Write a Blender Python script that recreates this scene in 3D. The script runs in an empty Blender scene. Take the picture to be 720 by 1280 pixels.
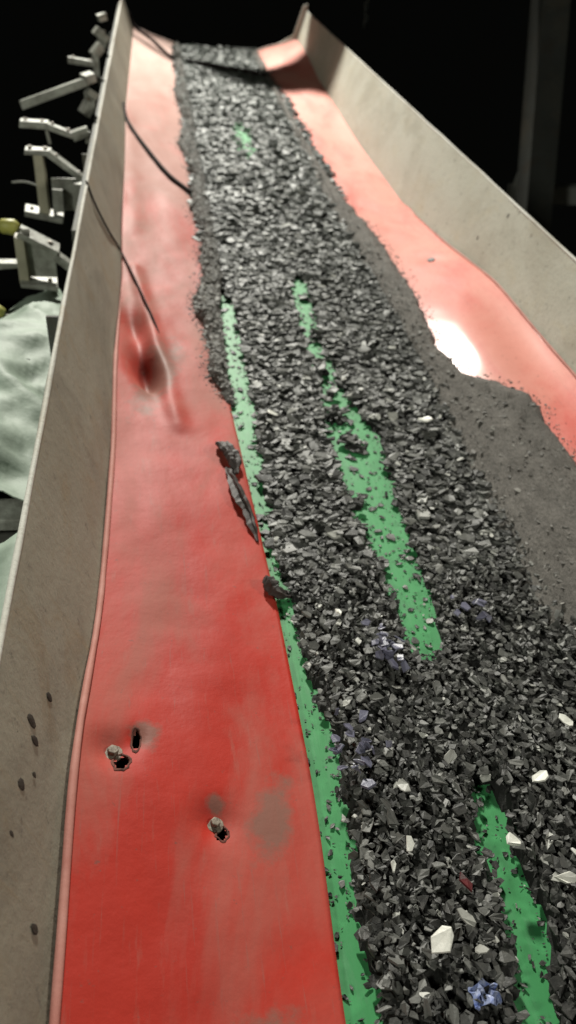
import bpy, math, random
import numpy as np
from mathutils import Vector, Matrix, noise

random.seed(7)
rng = np.random.default_rng(7)
scene = bpy.context.scene
COL = scene.collection

# ---------------------------------------------------------------- camera
# the trough is described in its own frame (x across, y up along the belt, z off
# the belt) and carried into the world by W: the belt climbs at 24 degrees
INC = math.radians(24.0)
BASE_Z = 2.0
MW = Matrix.Translation((0, 0, BASE_Z)) @ Matrix.Rotation(INC, 4, 'X')
MW3 = MW.to_3x3()


def W(p):
    return MW @ Vector(p)


EYE = Vector((-0.674, 0.0, 1.582))
yaw, pitch, roll = 0.1921, -0.6774, 0.0866
F = Vector((math.sin(yaw) * math.cos(pitch), math.cos(yaw) * math.cos(pitch), math.sin(pitch)))
R0 = Vector((math.cos(yaw), -math.sin(yaw), 0))
U0 = R0.cross(F)
R = R0 * math.cos(roll) + U0 * math.sin(roll)
U = U0 * math.cos(roll) - R0 * math.sin(roll)
cam_d = bpy.data.cameras.new('camera')
cam = bpy.data.objects.new('camera', cam_d)
COL.objects.link(cam)
m = Matrix((R, U, -F)).transposed()
cam.matrix_world = MW @ (Matrix.Translation(EYE) @ m.to_4x4())
cam_d.sensor_fit = 'VERTICAL'
cam_d.sensor_height = 24.0
cam_d.sensor_width = 24.0
cam_d.lens = 24.0 * 985 / 1280
cam_d.clip_start = 0.05
cam_d.clip_end = 2000
cam_d.dof.use_dof = True
cam_d.dof.focus_distance = 1.65
cam_d.dof.aperture_fstop = 1.6
scene.camera = cam

# ---------------------------------------------------------------- night sky
world = bpy.data.worlds.new('World')
scene.world = world
world.use_nodes = True
bg = world.node_tree.nodes['Background']
bg.inputs['Color'].default_value = (0.9, 0.95, 0.8, 1)
bg.inputs['Strength'].default_value = 0.0016
scene.view_settings.view_transform = 'Standard'
scene.view_settings.look = 'None'
scene.view_settings.exposure = 0
scene.view_settings.gamma = 1
scene.cycles.max_bounces = 6


# ---------------------------------------------------------------- main flood lamp and two added fill lamps
def flood_or_fill(name, loc, aim, watts, color, size, cone):
    d = bpy.data.lights.new(name, 'SPOT')
    d.energy = watts
    d.color = color
    d.shadow_soft_size = size
    d.spot_size = math.radians(cone)
    d.spot_blend = 0.6
    o = bpy.data.objects.new(name, d)
    COL.objects.link(o)
    o.location = W(loc)
    v = W(aim) - W(loc)
    o.rotation_euler = v.to_track_quat('-Z', 'Y').to_euler()
    return o


LAMP = (-1.1, 14.6, 7.9)
flood_or_fill('flood_or_fill', LAMP, (-0.1, 4.2, 0), 14500, (1.0, 0.975, 0.88), 0.4, 54)
flood_or_fill('flood_or_fill', (-4.6, -1.6, 3.8), (-0.7, 3.4, 0), 620, (0.97, 1.0, 0.88), 0.5, 60)  # unseen fill lamp, added to brighten the near faces of the brackets
flood_or_fill('flood_or_fill', (6.4, -0.6, 4.6), (-0.3, 2.6, 0), 950, (1.0, 0.97, 0.86), 0.6, 60)  # unseen fill from the right, added to lift the left wall


# ---------------------------------------------------------------- materials
def mat(name):
    mt = bpy.data.materials.new(name)
    mt.use_nodes = True
    nt = mt.node_tree
    return mt, nt, nt.nodes['Principled BSDF']


def N(nt, t, **kw):
    n = nt.nodes.new(t)
    for k, v in kw.items():
        if k in n.inputs:
            n.inputs[k].default_value = v
        else:
            setattr(n, k, v)
    return n


def ramp(nt, fac, stops):
    r = N(nt, 'ShaderNodeValToRGB')
    e = r.color_ramp.elements
    while len(e) < len(stops):
        e.new(0.5)
    for el, (p, c) in zip(e, stops):
        el.position = p
        el.color = c if len(c) == 4 else (*c, 1)
    nt.links.new(fac, r.inputs['Fac'])
    return r.outputs['Color']


def mix(nt, fac, a, b, mode='MIX'):
    n = N(nt, 'ShaderNodeMix', data_type='RGBA', blend_type=mode)
    for sock, v in ((0, fac), (6, a), (7, b)):
        if isinstance(v, (int, float)):
            n.inputs[sock].default_value = v
        elif isinstance(v, tuple):
            n.inputs[sock].default_value = (*v, 1)
        else:
            nt.links.new(v, n.inputs[sock])
    return n.outputs[2]


def coords(nt, scale=(1, 1, 1), rot=True):
    # world position turned back into the trough's frame, so grain runs along it
    g = N(nt, 'ShaderNodeNewGeometry')
    mp = N(nt, 'ShaderNodeMapping', vector_type='TEXTURE')
    mp.inputs['Location'].default_value = (0, 0, BASE_Z)
    mp.inputs['Rotation'].default_value = (INC, 0, 0)
    nt.links.new(g.outputs['Position'], mp.inputs['Vector'])
    m2 = N(nt, 'ShaderNodeMapping')
    m2.inputs['Scale'].default_value = scale
    nt.links.new(mp.outputs['Vector'], m2.inputs['Vector'])
    return m2.outputs['Vector']


def nz(nt, vec, scale, detail=5, rough=0.6, dist=0.0):
    n = N(nt, 'ShaderNodeTexNoise')
    n.inputs['Scale'].default_value = scale
    n.inputs['Detail'].default_value = detail
    n.inputs['Roughness'].default_value = rough
    n.inputs['Distortion'].default_value = dist
    nt.links.new(vec, n.inputs['Vector'])
    return n.outputs['Fac']


def bump(nt, bsdf, h, strength, dist):
    b = N(nt, 'ShaderNodeBump')
    b.inputs['Strength'].default_value = strength
    b.inputs['Distance'].default_value = dist
    nt.links.new(h, b.inputs['Height'])
    nt.links.new(b.outputs['Normal'], bsdf.inputs['Normal'])


def spec(b, rough, s=0.5, metal=0.0, coat=0.0):
    b.inputs['Roughness'].default_value = rough
    b.inputs['Specular IOR Level'].default_value = s
    b.inputs['Metallic'].default_value = metal
    b.inputs['Coat Weight'].default_value = coat


STAINS = [(-0.48, 0.87, -0.38, 0.10, 0.25), (-0.74, 1.06, 0.3, 0.075, 0.09), (-0.60, 0.90, 0, 0.05, 0.06), (-.70, 2.75, -.2, .16, .75), (-.55, .45, .2, .2, .12)]


def liner_mat(name, red, deep, dust, lo, hi, coat, grit_and_light):
    mt, nt, b = mat(name)
    v = coords(nt)
    base = mix(nt, nz(nt, v, 3.0, 4), red, deep)
    vs = coords(nt, (1.6, 0.55, 1.6))
    d1 = nz(nt, vs, 2.2, 7, 0.62, 0.6)
    # dust film thickening up the run, paler too for the stronger light there
    sp = N(nt, 'ShaderNodeSeparateXYZ')
    nt.links.new(coords(nt), sp.inputs[0])
    mr = N(nt, 'ShaderNodeMapRange')
    mr.inputs[1].default_value = 0.6
    mr.inputs[2].default_value = 5.5
    mr.inputs[3].default_value = lo
    mr.inputs[4].default_value = hi
    nt.links.new(sp.outputs['Y'], mr.inputs[0])
    ad = N(nt, 'ShaderNodeMath', operation='ADD')
    nt.links.new(ramp(nt, d1, [(0.36, (0, 0, 0)), (0.66, (0.95, 0.95, 0.95))]), ad.inputs[0])
    nt.links.new(mr.outputs[0], ad.inputs[1])
    ad.use_clamp = True
    c = mix(nt, ad.outputs[0], base, dust)
    # pale grit near the head, plus the bright light there painted in
    mr2 = N(nt, 'ShaderNodeMapRange')
    for i_, q_ in ((1, 4.5), (2, 10.0), (3, 0.0), (4, grit_and_light)):
        mr2.inputs[i_].default_value = q_
    nt.links.new(sp.outputs['Y'], mr2.inputs[0])
    c = mix(nt, mr2.outputs[0], c, (0.56, 0.42, 0.37))
    # rubbed bare streaks and scuffs
    scuff = ramp(nt, nz(nt, coords(nt, (9, 1.2, 9)), 3.0, 6, 0.7), [(0.60, (0, 0, 0)), (0.75, (0.45, 0.45, 0.45))])
    c = mix(nt, scuff, c, (0.30, 0.13, 0.10))
    # long scrape marks along the run
    scr = ramp(nt, nz(nt, coords(nt, (30, 0.8, 30)), 3.5, 5, 0.75, 0.3), [(0.60, (0, 0, 0)), (0.70, (0.5, 0.5, 0.5))])
    c = mix(nt, scr, c, (0.26, 0.10, 0.08))
    # caked grey patch rubbed on to the near left sheet, with a smaller one higher up
    for (px_, py_, an_, sx_, sy_) in STAINS:
        mp = N(nt, 'ShaderNodeMapping', vector_type='TEXTURE')
        mp.inputs['Location'].default_value = (px_, py_, 0)
        mp.inputs['Rotation'].default_value = (0, 0, an_)
        mp.inputs['Scale'].default_value = (sx_, sy_, 1)
        nt.links.new(coords(nt, (1, 1, 0)), mp.inputs['Vector'])
        le = N(nt, 'ShaderNodeVectorMath', operation='LENGTH')
        nt.links.new(mp.outputs[0], le.inputs[0])
        sm_ = N(nt, 'ShaderNodeMath', operation='ADD')
        nt.links.new(le.outputs['Value'], sm_.inputs[0])
        nt.links.new(nz(nt, v, 16, 6, 0.7), sm_.inputs[1])
        c = mix(nt, ramp(nt, sm_.outputs[0], [(0.75, (0.8, 0.8, 0.8)), (1.0, (0, 0, 0))]), c, (0.19, 0.105, 0.08))
    speck = ramp(nt, nz(nt, v, 55, 3, 0.7), [(0.66, (0, 0, 0)), (0.74, (0.6, 0.6, 0.6))])
    c = mix(nt, speck, c, (0.16, 0.07, 0.055))
    nt.links.new(c, b.inputs['Base Color'])
    spec(b, 0.5, 0.22, coat=coat)
    b.inputs['Coat Roughness'].default_value = 0.2
    nt.links.new(ramp(nt, d1, [(0.3, (0.5,) * 3), (0.7, (0.7,) * 3)]), b.inputs['Roughness'])
    bump(nt, b, nz(nt, v, 14, 6, 0.6), 0.25, 0.01)
    return mt


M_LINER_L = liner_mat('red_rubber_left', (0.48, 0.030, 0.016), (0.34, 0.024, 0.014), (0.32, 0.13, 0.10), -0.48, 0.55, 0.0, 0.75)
M_LINER_R = liner_mat('red_rubber_right_lit', (0.60, 0.090, 0.065), (0.55, 0.072, 0.055), (0.66, 0.26, 0.205), 0.1, 0.45, 0.12, 0.22)  # pinker than the left liner: stronger lamp light put into the colour


def grey_mat(name, a, bcol, rust, grime=(0.15, 0.135, 0.105)):
    mt, nt, b = mat(name)
    v = coords(nt, (1, 0.6, 1))
    c = mix(nt, ramp(nt, nz(nt, v, 2.4, 8, 0.62, 0.4), [(0.3, (0, 0, 0)), (0.7, (1, 1, 1))]), a, bcol)
    c = mix(nt, ramp(nt, nz(nt, v, 5.5, 7, 0.7, 0.8), [(0.52, (0, 0, 0)), (0.72, (0.7, 0.7, 0.7))]), c, rust)
    c = mix(nt, ramp(nt, nz(nt, coords(nt, (1, .8, 1.3)), 1.7, 7, 0.68, 1.0), [(0.48, (0, 0, 0)), (0.66, (0.62, 0.62, 0.62))]), c, grime)
    c = mix(nt, ramp(nt, nz(nt, coords(nt, (1, 9, .7)), 2.6, 6, 0.7), [(0.56, (0, 0, 0)), (0.74, (0.5, 0.5, 0.5))]), c, rust)
    c = mix(nt, ramp(nt, nz(nt, coords(nt), 26, 5, 0.75), [(0.60, (0, 0, 0)), (0.70, (0.75, 0.75, 0.75))]), c, (0.12, 0.11, 0.09))
    c = mix(nt, ramp(nt, nz(nt, coords(nt, (1, 1, 1)), 110, 3, 0.7), [(0.5, (0, 0, 0)), (0.8, (0.5, 0.5, 0.5))]), c, (0.2, 0.185, 0.16))
    nt.links.new(c, b.inputs['Base Color'])
    spec(b, 0.72, 0.3)
    bump(nt, b, nz(nt, coords(nt), 38, 7, 0.7), 0.35, 0.006)
    return mt


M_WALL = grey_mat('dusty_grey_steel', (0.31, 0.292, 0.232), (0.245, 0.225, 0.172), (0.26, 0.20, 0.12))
M_WALL_R = grey_mat('dusty_olive_steel_lit', (0.50, 0.50, 0.43), (0.44, 0.44, 0.365), (0.46, 0.425, 0.31), (0.33, 0.315, 0.25))  # lighter copy of the wall steel, brightness of the lamp-facing side painted in
M_LIP = grey_mat('pale_steel_edge', (0.56, 0.55, 0.50), (0.46, 0.45, 0.40), (0.38, 0.33, 0.25), (0.3, 0.28, 0.22))
M_FRAME = grey_mat('dull_steel', (0.10, 0.105, 0.095), (0.07, 0.073, 0.066), (0.09, 0.07, 0.05))


def plain_mat(name, a, bcol, rough, s=0.4, scale=14, metal=0.0, bstr=0.2, coat=0.0):
    mt, nt, b = mat(name)
    v = coords(nt)
    c = mix(nt, ramp(nt, nz(nt, v, scale, 6, 0.65), [(0.32, (0, 0, 0)), (0.68, (1, 1, 1))]), a, bcol)
    nt.links.new(c, b.inputs['Base Color'])
    spec(b, rough, s, metal, coat)
    bump(nt, b, nz(nt, v, scale * 2.5, 5, 0.65), bstr, 0.006)
    return mt


M_EDGE = plain_mat('pale_cut_rubber', (0.50, 0.24, 0.20), (0.40, 0.15, 0.12), 0.7, 0.3, 9)
M_EDGE_W = plain_mat('dusty_cut_rubber', (0.62, 0.50, 0.45), (0.55, 0.40, 0.36), 0.7, 0.3, 9)
M_BOLT = plain_mat('worn_zinc', (0.30, 0.26, 0.20), (0.08, 0.055, 0.04), 0.55, 0.4, 90, 0.1)
M_HOLE = plain_mat('hole_shade', (0.020, 0.012, 0.010), (0.008, 0.006, 0.005), 0.9, 0.1, 40)  # near black, standing for the darkness down the bolt holes
M_SHADE_STRAP = plain_mat('shade_line_and_strap', (0.016, 0.009, 0.008), (0.009, 0.006, 0.006), 0.85, 0.12, 40)  # near black for the shadow-line strands, also used on a tie strap
M_PALE = plain_mat('pale_green_sheeting', (0.34, 0.41, 0.34), (0.19, 0.24, 0.19), 0.6, 0.3, 5, 0.0, 0.6)
M_GALV = plain_mat('galvanised_steel', (0.42, 0.43, 0.38), (0.17, 0.165, 0.14), 0.5, 0.4, 16, 0.1, 0.6)
M_TAN = plain_mat('tan_painted_steel', (0.45, 0.42, 0.31), (0.34, 0.32, 0.24), 0.5, 0.4, 12)
M_YELLOW = plain_mat('faded_yellow', (0.40, 0.38, 0.09), (0.30, 0.30, 0.08), 0.5, 0.4, 16)
M_WHITE = plain_mat('white_plastic', (0.80, 0.80, 0.74), (0.62, 0.62, 0.56), 0.4, 0.5, 40)
M_BLUE = plain_mat('bluish_plastic', (0.15, 0.15, 0.205), (0.085, 0.085, 0.13), 0.4, 0.5, 40)
M_BLUE2 = plain_mat('blue_wrapper', (0.06, 0.11, 0.36), (0.34, 0.38, 0.50), 0.4, 0.4, 45)
M_MAROON = plain_mat('maroon_scrap', (0.11, 0.014, 0.016), (0.06, 0.01, 0.012), 0.45, 0.5, 40)
M_SCRAP = plain_mat('dark_rubber_scrap', (0.05, 0.038, 0.034), (0.025, 0.02, 0.019), 0.6, 0.4, 30)
M_DIRT = plain_mat('caked_dirt', (0.06, 0.052, 0.042), (0.025, 0.022, 0.018), 0.85, 0.2, 60)
M_RIM = plain_mat('grimy_torn_rubber', (0.20, 0.07, 0.05), (0.06, 0.03, 0.025), 0.8, 0.2, 70)
M_SOIL = plain_mat('dark_soil', (0.03, 0.028, 0.022), (0.018, 0.016, 0.013), 0.95, 0.1, 3)
M_TOWER = plain_mat('pale_grey_steel', (0.55, 0.55, 0.50), (0.35, 0.35, 0.32), 0.8, 0.2, 6)  # plain pale grey, keeps the dim frame visible


def belt_mat():
    mt, nt, b = mat('green_belt')
    v = coords(nt, (14, 0.8, 1))
    c = mix(nt, nz(nt, v, 2.0, 6), (0.046, 0.265, 0.080), (0.066, 0.30, 0.115))
    c = mix(nt, ramp(nt, nz(nt, coords(nt, (6, 1.4, 1)), 4.5, 6, 0.7), [(0.52, (0, 0, 0)), (0.78, (0.6,) * 3)]), c, (0.14, 0.29, 0.17))
    c = mix(nt, ramp(nt, nz(nt, coords(nt), 60, 4, 0.7), [(0.6, (0, 0, 0)), (0.72, (0.7,) * 3)]), c, (0.03, 0.16, 0.06))
    nt.links.new(c, b.inputs['Base Color'])
    spec(b, 0.55, 0.35)
    bump(nt, b, nz(nt, v, 9, 4), 0.12, 0.004)
    return mt


M_BELT = belt_mat()


def chip_mat(name, stops, rough=0.5):
    mt, nt, b = mat(name)
    g = N(nt, 'ShaderNodeNewGeometry')
    oi = N(nt, 'ShaderNodeObjectInfo')
    ad = N(nt, 'ShaderNodeMath', operation='ADD')
    nt.links.new(g.outputs['Random Per Island'], ad.inputs[0])
    nt.links.new(oi.outputs['Random'], ad.inputs[1])
    fr = N(nt, 'ShaderNodeMath', operation='FRACT')
    nt.links.new(ad.outputs[0], fr.inputs[0])
    c = ramp(nt, fr.outputs[0], stops)
    v = coords(nt)
    c = mix(nt, ramp(nt, nz(nt, v, 70, 4, 0.7), [(0.4, (0, 0, 0)), (0.75, (0.4,) * 3)]), c, (0.10, 0.097, 0.086))
    # greenish grey dust film, thicker up the run
    sp = N(nt, 'ShaderNodeSeparateXYZ')
    nt.links.new(v, sp.inputs[0])
    mr = N(nt, 'ShaderNodeMapRange')
    for i_, q_ in ((1, 2.2), (2, 7.5), (3, 0.0), (4, 0.72)):
        mr.inputs[i_].default_value = q_
    nt.links.new(sp.outputs['Y'], mr.inputs[0])
    c = mix(nt, mr.outputs[0], c, (0.056, 0.073, 0.061))
    nt.links.new(c, b.inputs['Base Color'])
    spec(b, rough, 0.5)
    bump(nt, b, nz(nt, v, 90, 4), 0.4, 0.004)
    return mt


CH = [(0.0, (0.010, 0.010, 0.0095)), (0.35, (0.024, 0.025, 0.023)), (0.6, (0.062, 0.063, 0.057)), (0.85, (0.105, 0.107, 0.099)),
      (0.965, (0.20, 0.20, 0.188)), (0.992, (0.5, 0.5, 0.46))]
M_CHIP = chip_mat('shredded_chip', CH, 0.55)
M_BED = plain_mat('packed_chip_bed', (0.022, 0.022, 0.02), (0.012, 0.012, 0.011), 0.8, 0.3, 40, bstr=0.8)
M_DUST = None


def dust_mat(name='fine_grey_dust', k=1.0):
    mt, nt, b = mat(name)
    v = coords(nt, (3.2, 1.0, 2))
    c = mix(nt, ramp(nt, nz(nt, v, 5, 8, 0.72), [(0.3, (0, 0, 0)), (0.7, (1, 1, 1))]), (0.135 * k, 0.124 * k, 0.112 * k), (0.25 * k, 0.232 * k, 0.21 * k))
    c = mix(nt, ramp(nt, nz(nt, coords(nt, (2, 1, 1)), 60, 5, 0.75), [(0.42, (0, 0, 0)), (0.66, (0.7,) * 3)]), c, (0.09 * k, 0.085 * k, 0.077 * k))
    nt.links.new(c, b.inputs['Base Color'])
    spec(b, 0.85, 0.25)
    bump(nt, b, nz(nt, coords(nt, (2, 1, 1)), 48, 7, 0.75), 0.8, 0.015)
    return mt


M_DUST = dust_mat('fine_grey_dust', 0.84)
M_DUST_L = dust_mat('shaded_dark_dust', 0.55)  # same dust darkened; shade on the left clumps is in the colour


# ---------------------------------------------------------------- builders
def link_mesh(name, V, Fc, material, parent=None, origin=None, smooth=False):
    """V is in the trough frame; the object's origin sits at `origin` (trough frame)."""
    V = np.asarray(V, float).reshape(-1, 3)
    o3 = np.array(origin if origin is not None else V.mean(0), float)
    me = bpy.data.meshes.new(name)
    A = np.array(MW3)
    if parent is not None:
        off = np.array(parent.get('_o', (0, 0, 0)))
    else:
        off = o3
    # everything is baked into world directions; positions relative to the origin
    L = (V - off) @ A.T
    if isinstance(Fc, np.ndarray):
        n = Fc.shape[0]
        k = Fc.shape[1]
        me.vertices.add(len(L))
        me.vertices.foreach_set('co', L.ravel())
        me.loops.add(n * k)
        me.loops.foreach_set('vertex_index', Fc.ravel().astype(np.int32))
        me.polygons.add(n)
        me.polygons.foreach_set('loop_start', np.arange(0, n * k, k, dtype=np.int32))
        me.update(calc_edges=True)
        me.validate()
    else:
        me.from_pydata([tuple(v) for v in L], [], Fc)
    me.materials.append(material)
    me.polygons.foreach_set('use_smooth', np.full(len(me.polygons), smooth, bool))
    o = bpy.data.objects.new(name, me)
    COL.objects.link(o)
    if parent is not None:
        o.parent = parent
        o['_o'] = [float(q) for q in off]
    else:
        o.location = W(tuple(o3))
        o['_o'] = [float(q) for q in o3]
    return o


def empty(name, at):
    o = bpy.data.objects.new(name, None)
    COL.objects.link(o)
    o.location = W(at)
    o['_o'] = [float(q) for q in at]
    return o


def tag(o, label=None, cat=None, group=None, kind=None):
    for k, v in (('label', label), ('category', cat), ('group', group), ('kind', kind)):
        if v:
            o[k] = v
    return o


ROUGH = (M_GALV, M_TAN)


class MB:
    def __init__(s):
        s.V, s.F = [], []

    def add(s, V, Fc):
        k = len(s.V)
        s.V += [tuple(v) for v in V]
        s.F += [tuple(i + k for i in f) for f in Fc]
        return s

    def box(s, a, b, taper=None):
        x0, y0, z0 = a
        x1, y1, z1 = b
        V = [(x0, y0, z0), (x1, y0, z0), (x1, y1, z0), (x0, y1, z0), (x0, y0, z1), (x1, y0, z1), (x1, y1, z1), (x0, y1, z1)]
        return s.add(V, [(3, 2, 1, 0), (4, 5, 6, 7), (0, 1, 5, 4), (1, 2, 6, 5), (2, 3, 7, 6), (3, 0, 4, 7)])

    def bar(s, a, b, w, h, w2=None, h2=None, up=(0, 0, 1)):
        a, b = Vector(a), Vector(b)
        d = (b - a).normalized()
        x = d.cross(Vector(up))
        if x.length < 1e-3:
            x = d.cross(Vector((0, 1, 0)))
        x.normalize()
        u = x.cross(d)
        w2, h2 = w2 or w, h2 or h
        V = []
        for p, ww, hh in ((a, w, h), (b, w2, h2)):
            for i, j in ((-1, -1), (1, -1), (1, 1), (-1, 1)):
                V.append(p + x * (i * ww / 2) + u * (j * hh / 2))
        return s.add(V, [(3, 2, 1, 0), (4, 5, 6, 7), (0, 1, 5, 4), (1, 2, 6, 5), (2, 3, 7, 6), (3, 0, 4, 7)])

    def tube(s, pts, r, n=10, wob=0.0, cap=True):
        pts = [Vector(p) for p in pts]
        rs = r if isinstance(r, (list, tuple)) else [r] * len(pts)
        V, Fc = [], []
        x = None
        for i, p in enumerate(pts):
            d = (pts[min(i + 1, len(pts) - 1)] - pts[max(i - 1, 0)]).normalized()
            if x is None:
                x = d.orthogonal().normalized()
            x = (x - d * x.dot(d)).normalized()
            y = d.cross(x)
            for k in range(n):
                a = 2 * math.pi * k / n
                rr = rs[i] * (1 + wob * noise.noise(Vector((math.cos(a) * 2, math.sin(a) * 2, p.y * 3 + p.x * 5))))
                V.append(p + (x * math.cos(a) + y * math.sin(a)) * rr)
        for i in range(len(pts) - 1):
            for k in range(n):
                Fc.append((i * n + k, i * n + (k + 1) % n, (i + 1) * n + (k + 1) % n, (i + 1) * n + k))
        if cap:
            Fc.append(tuple(range(n))[::-1])
            Fc.append(tuple(range((len(pts) - 1) * n, len(pts) * n)))
        return s.add(V, Fc)

    def build(s, name, material, parent=None, origin=None, smooth=False, bevel=0.0):
        if material in ROUGH and not smooth:      # hand-cut, knocked-about steel: no edge is quite true
            s.V = [tuple(q + random.uniform(-.004, .004) for q in v) for v in s.V]
        o = link_mesh(name, s.V, s.F, material, parent, origin, smooth)
        if bevel:
            b = o.modifiers.new('bevel', 'BEVEL')
            b.width = bevel
            b.segments = 2
        return o


def fbm(x, y, z=0.0, s=1.0, o=4):
    return noise.fractal(Vector((x * s, y * s, z)), 0.9, 2.0, o)


def grid_faces(nu, nv, base=0, flip=False):
    i, j = np.meshgrid(np.arange(nu - 1), np.arange(nv - 1), indexing='ij')
    a = i * nv + j
    q = np.stack([a, a + nv, a + nv + 1, a + 1], -1).reshape(-1, 4) + base
    return q[:, ::-1] if flip else q


# ---------------------------------------------------------------- ground, far structures
g = MB()
g.add([(-900, -900, 0), (900, -900, 0), (900, 900, 0), (-900, 900, 0)], [(0, 1, 2, 3)])
me = bpy.data.meshes.new('ground')
me.from_pydata(g.V, [], g.F)
me.materials.append(M_SOIL)
ground = bpy.data.objects.new('ground', me)
COL.objects.link(ground)
tag(ground, kind='structure')

# ---------------------------------------------------------------- trough shape
bH = 0.4
XB, ZB, XC, ZC = 0.8826, 0.1248, 0.9841, 0.4475        # wall plane runs (XB,ZB) -> (XC,ZC)
WS = (XC - XB) / (ZC - ZB)


def wall_x(z):
    return XB + (z - ZB) * WS


Y0 = -0.5
YL, YR = 10.35, 9.95
LT_Y = [-0.5, 0.49, 0.72, 0.95, 1.15, 1.41, 1.73, 2.23, 2.78, 3.3, 3.64, 4.2, 5.34, 6.6, 9.2, 10.4]
LT_Z = [.15, .151, .152, .159, .132, .086, .07, .058, .085, .075, .06, .10, .119, .17, .15, .15]
RT_Y = [-0.5, 1.6, 2.55, 2.83, 3.4, 4.07, 4.9, 6.2, 8.3, 9.3, 10.4]
RT_Z = [.17, .17, .167, .164, .161, .088, .03, .035, .10, .17, .20]
LB_Y = [-0.5, 0.5, 0.92, 1.5, 2.6, 3.6, 10.4]
LB_X = [.40, .398, .378, .388, .435, .44, .43]


def smooth_interp(y, ys, xs):
    return sum(np.interp(y + d, ys, xs) for d in (-.12, -.06, 0, .06, .12)) / 5


def seg_dist(px, py, a, b):
    ax, ay = a
    bx, by = b
    t = ((px - ax) * (bx - ax) + (py - ay) * (by - ay)) / ((bx - ax) ** 2 + (by - ay) ** 2)
    tt = min(1, max(0, t))
    cx, cy = ax + (bx - ax) * tt, ay + (by - ay) * tt
    side = (bx - ax) * (py - ay) - (by - ay) * (px - ax)
    return math.hypot(px - cx, py - cy), tt, side


LBOLTS = [(-0.812, 1.014, 0.030), (-0.604, 0.859, 0.026)]
SLIT = (-0.763, 1.049)


def liner_pt(s, y, v):
    if s < 0:
        zt = smooth_interp(y, LT_Y, LT_Z)
        xb = smooth_interp(y, LB_Y, LB_X)
        pw = 1.15
    else:
        zt = smooth_interp(y, RT_Y, RT_Z)
        xb = 0.415
        pw = 0.85
    xt = wall_x(zt) - 0.006
    zb = 0.014
    x = xb + (xt - xb) * v
    z = zb + (zt - zb) * v ** pw
    env = math.sin(math.pi * min(1, max(0, v))) ** 0.6
    calm = 1 - .85 * math.exp(-((y - 2.8) / .7) ** 2) if s > 0 else 1
    z += calm * env * (0.020 * fbm(x * 1.0, y * .55, 3.1 * s, 1.5, 3) + 0.004 * fbm(x, y, 9 * s, 6, 2))
    if s > 0:
        z += 0.021 * math.exp(-((x - .64) / .10) ** 2 - ((y - 2.83) / .40) ** 2)
        z += -0.022 * math.exp(-((x - .80) / .08) ** 2 - ((y - 2.75) / .5) ** 2)
        # shallow fold across the sheet
        d, t, sd = seg_dist(x, y, (.62, 4.9), (.86, 4.75))
        z += 0.012 * math.exp(-(d / .07) ** 2)
        d = math.hypot(x - .724, (y - 3.87))
        z -= 0.012 * math.exp(-(d / .05) ** 2)
    else:
        X = -x
        # dented hollow below the overlap of the upper sheet
        for hx_, hy_, sx_, sy_, dep_ in ((-.800, 3.16, .042, .15, .055), (-.748, 2.80, .048, .14, .115)):
            u_ = (X - hx_) - .16 * (hy_ - y)
            z -= dep_ * math.exp(-(u_ / sx_) ** 2 - ((y - hy_) / sy_) ** 2)
        d, t, sd = seg_dist(X, y, (-.80, 3.75), (-.630, 2.38))
        z += 0.024 * math.exp(-(d / .034) ** 2) * (1 - .5 * t) * (1 + .5 * fbm(x, y, 6, 5, 2))
        # crumpled overlap far up
        d, t, sd = seg_dist(X, y, (-.87, 6.3), (-.80, 4.2))
        z += 0.006 * (1 + fbm(x, y, 5, 4, 2)) * math.exp(-(d / .05) ** 2)
        for bx, by, r in LBOLTS:
            d = math.hypot(X - bx, (y - by))
            z -= 0.020 * math.exp(-(d / .042) ** 2)
        d = math.hypot(X - SLIT[0], (y - SLIT[1]) * .8)
        z -= 0.012 * math.exp(-(d / .02) ** 2)
    return s * x, y, z


def liner_z(s, x, y):
    zt = smooth_interp(y, LT_Y if s < 0 else RT_Y, LT_Z if s < 0 else RT_Z)
    xb = smooth_interp(y, LB_Y, LB_X) if s < 0 else 0.415
    xt = wall_x(zt) - 0.006
    v = min(1, max(0, (abs(x) - xb) / (xt - xb)))
    return liner_pt(s, y, v)[2]


def ys_list(y1):
    a = list(np.arange(Y0, 1.6, 0.012)) + list(np.arange(1.6, 4.2, 0.022)) + list(np.arange(4.2, y1, 0.05)) + [y1]
    return a


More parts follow.
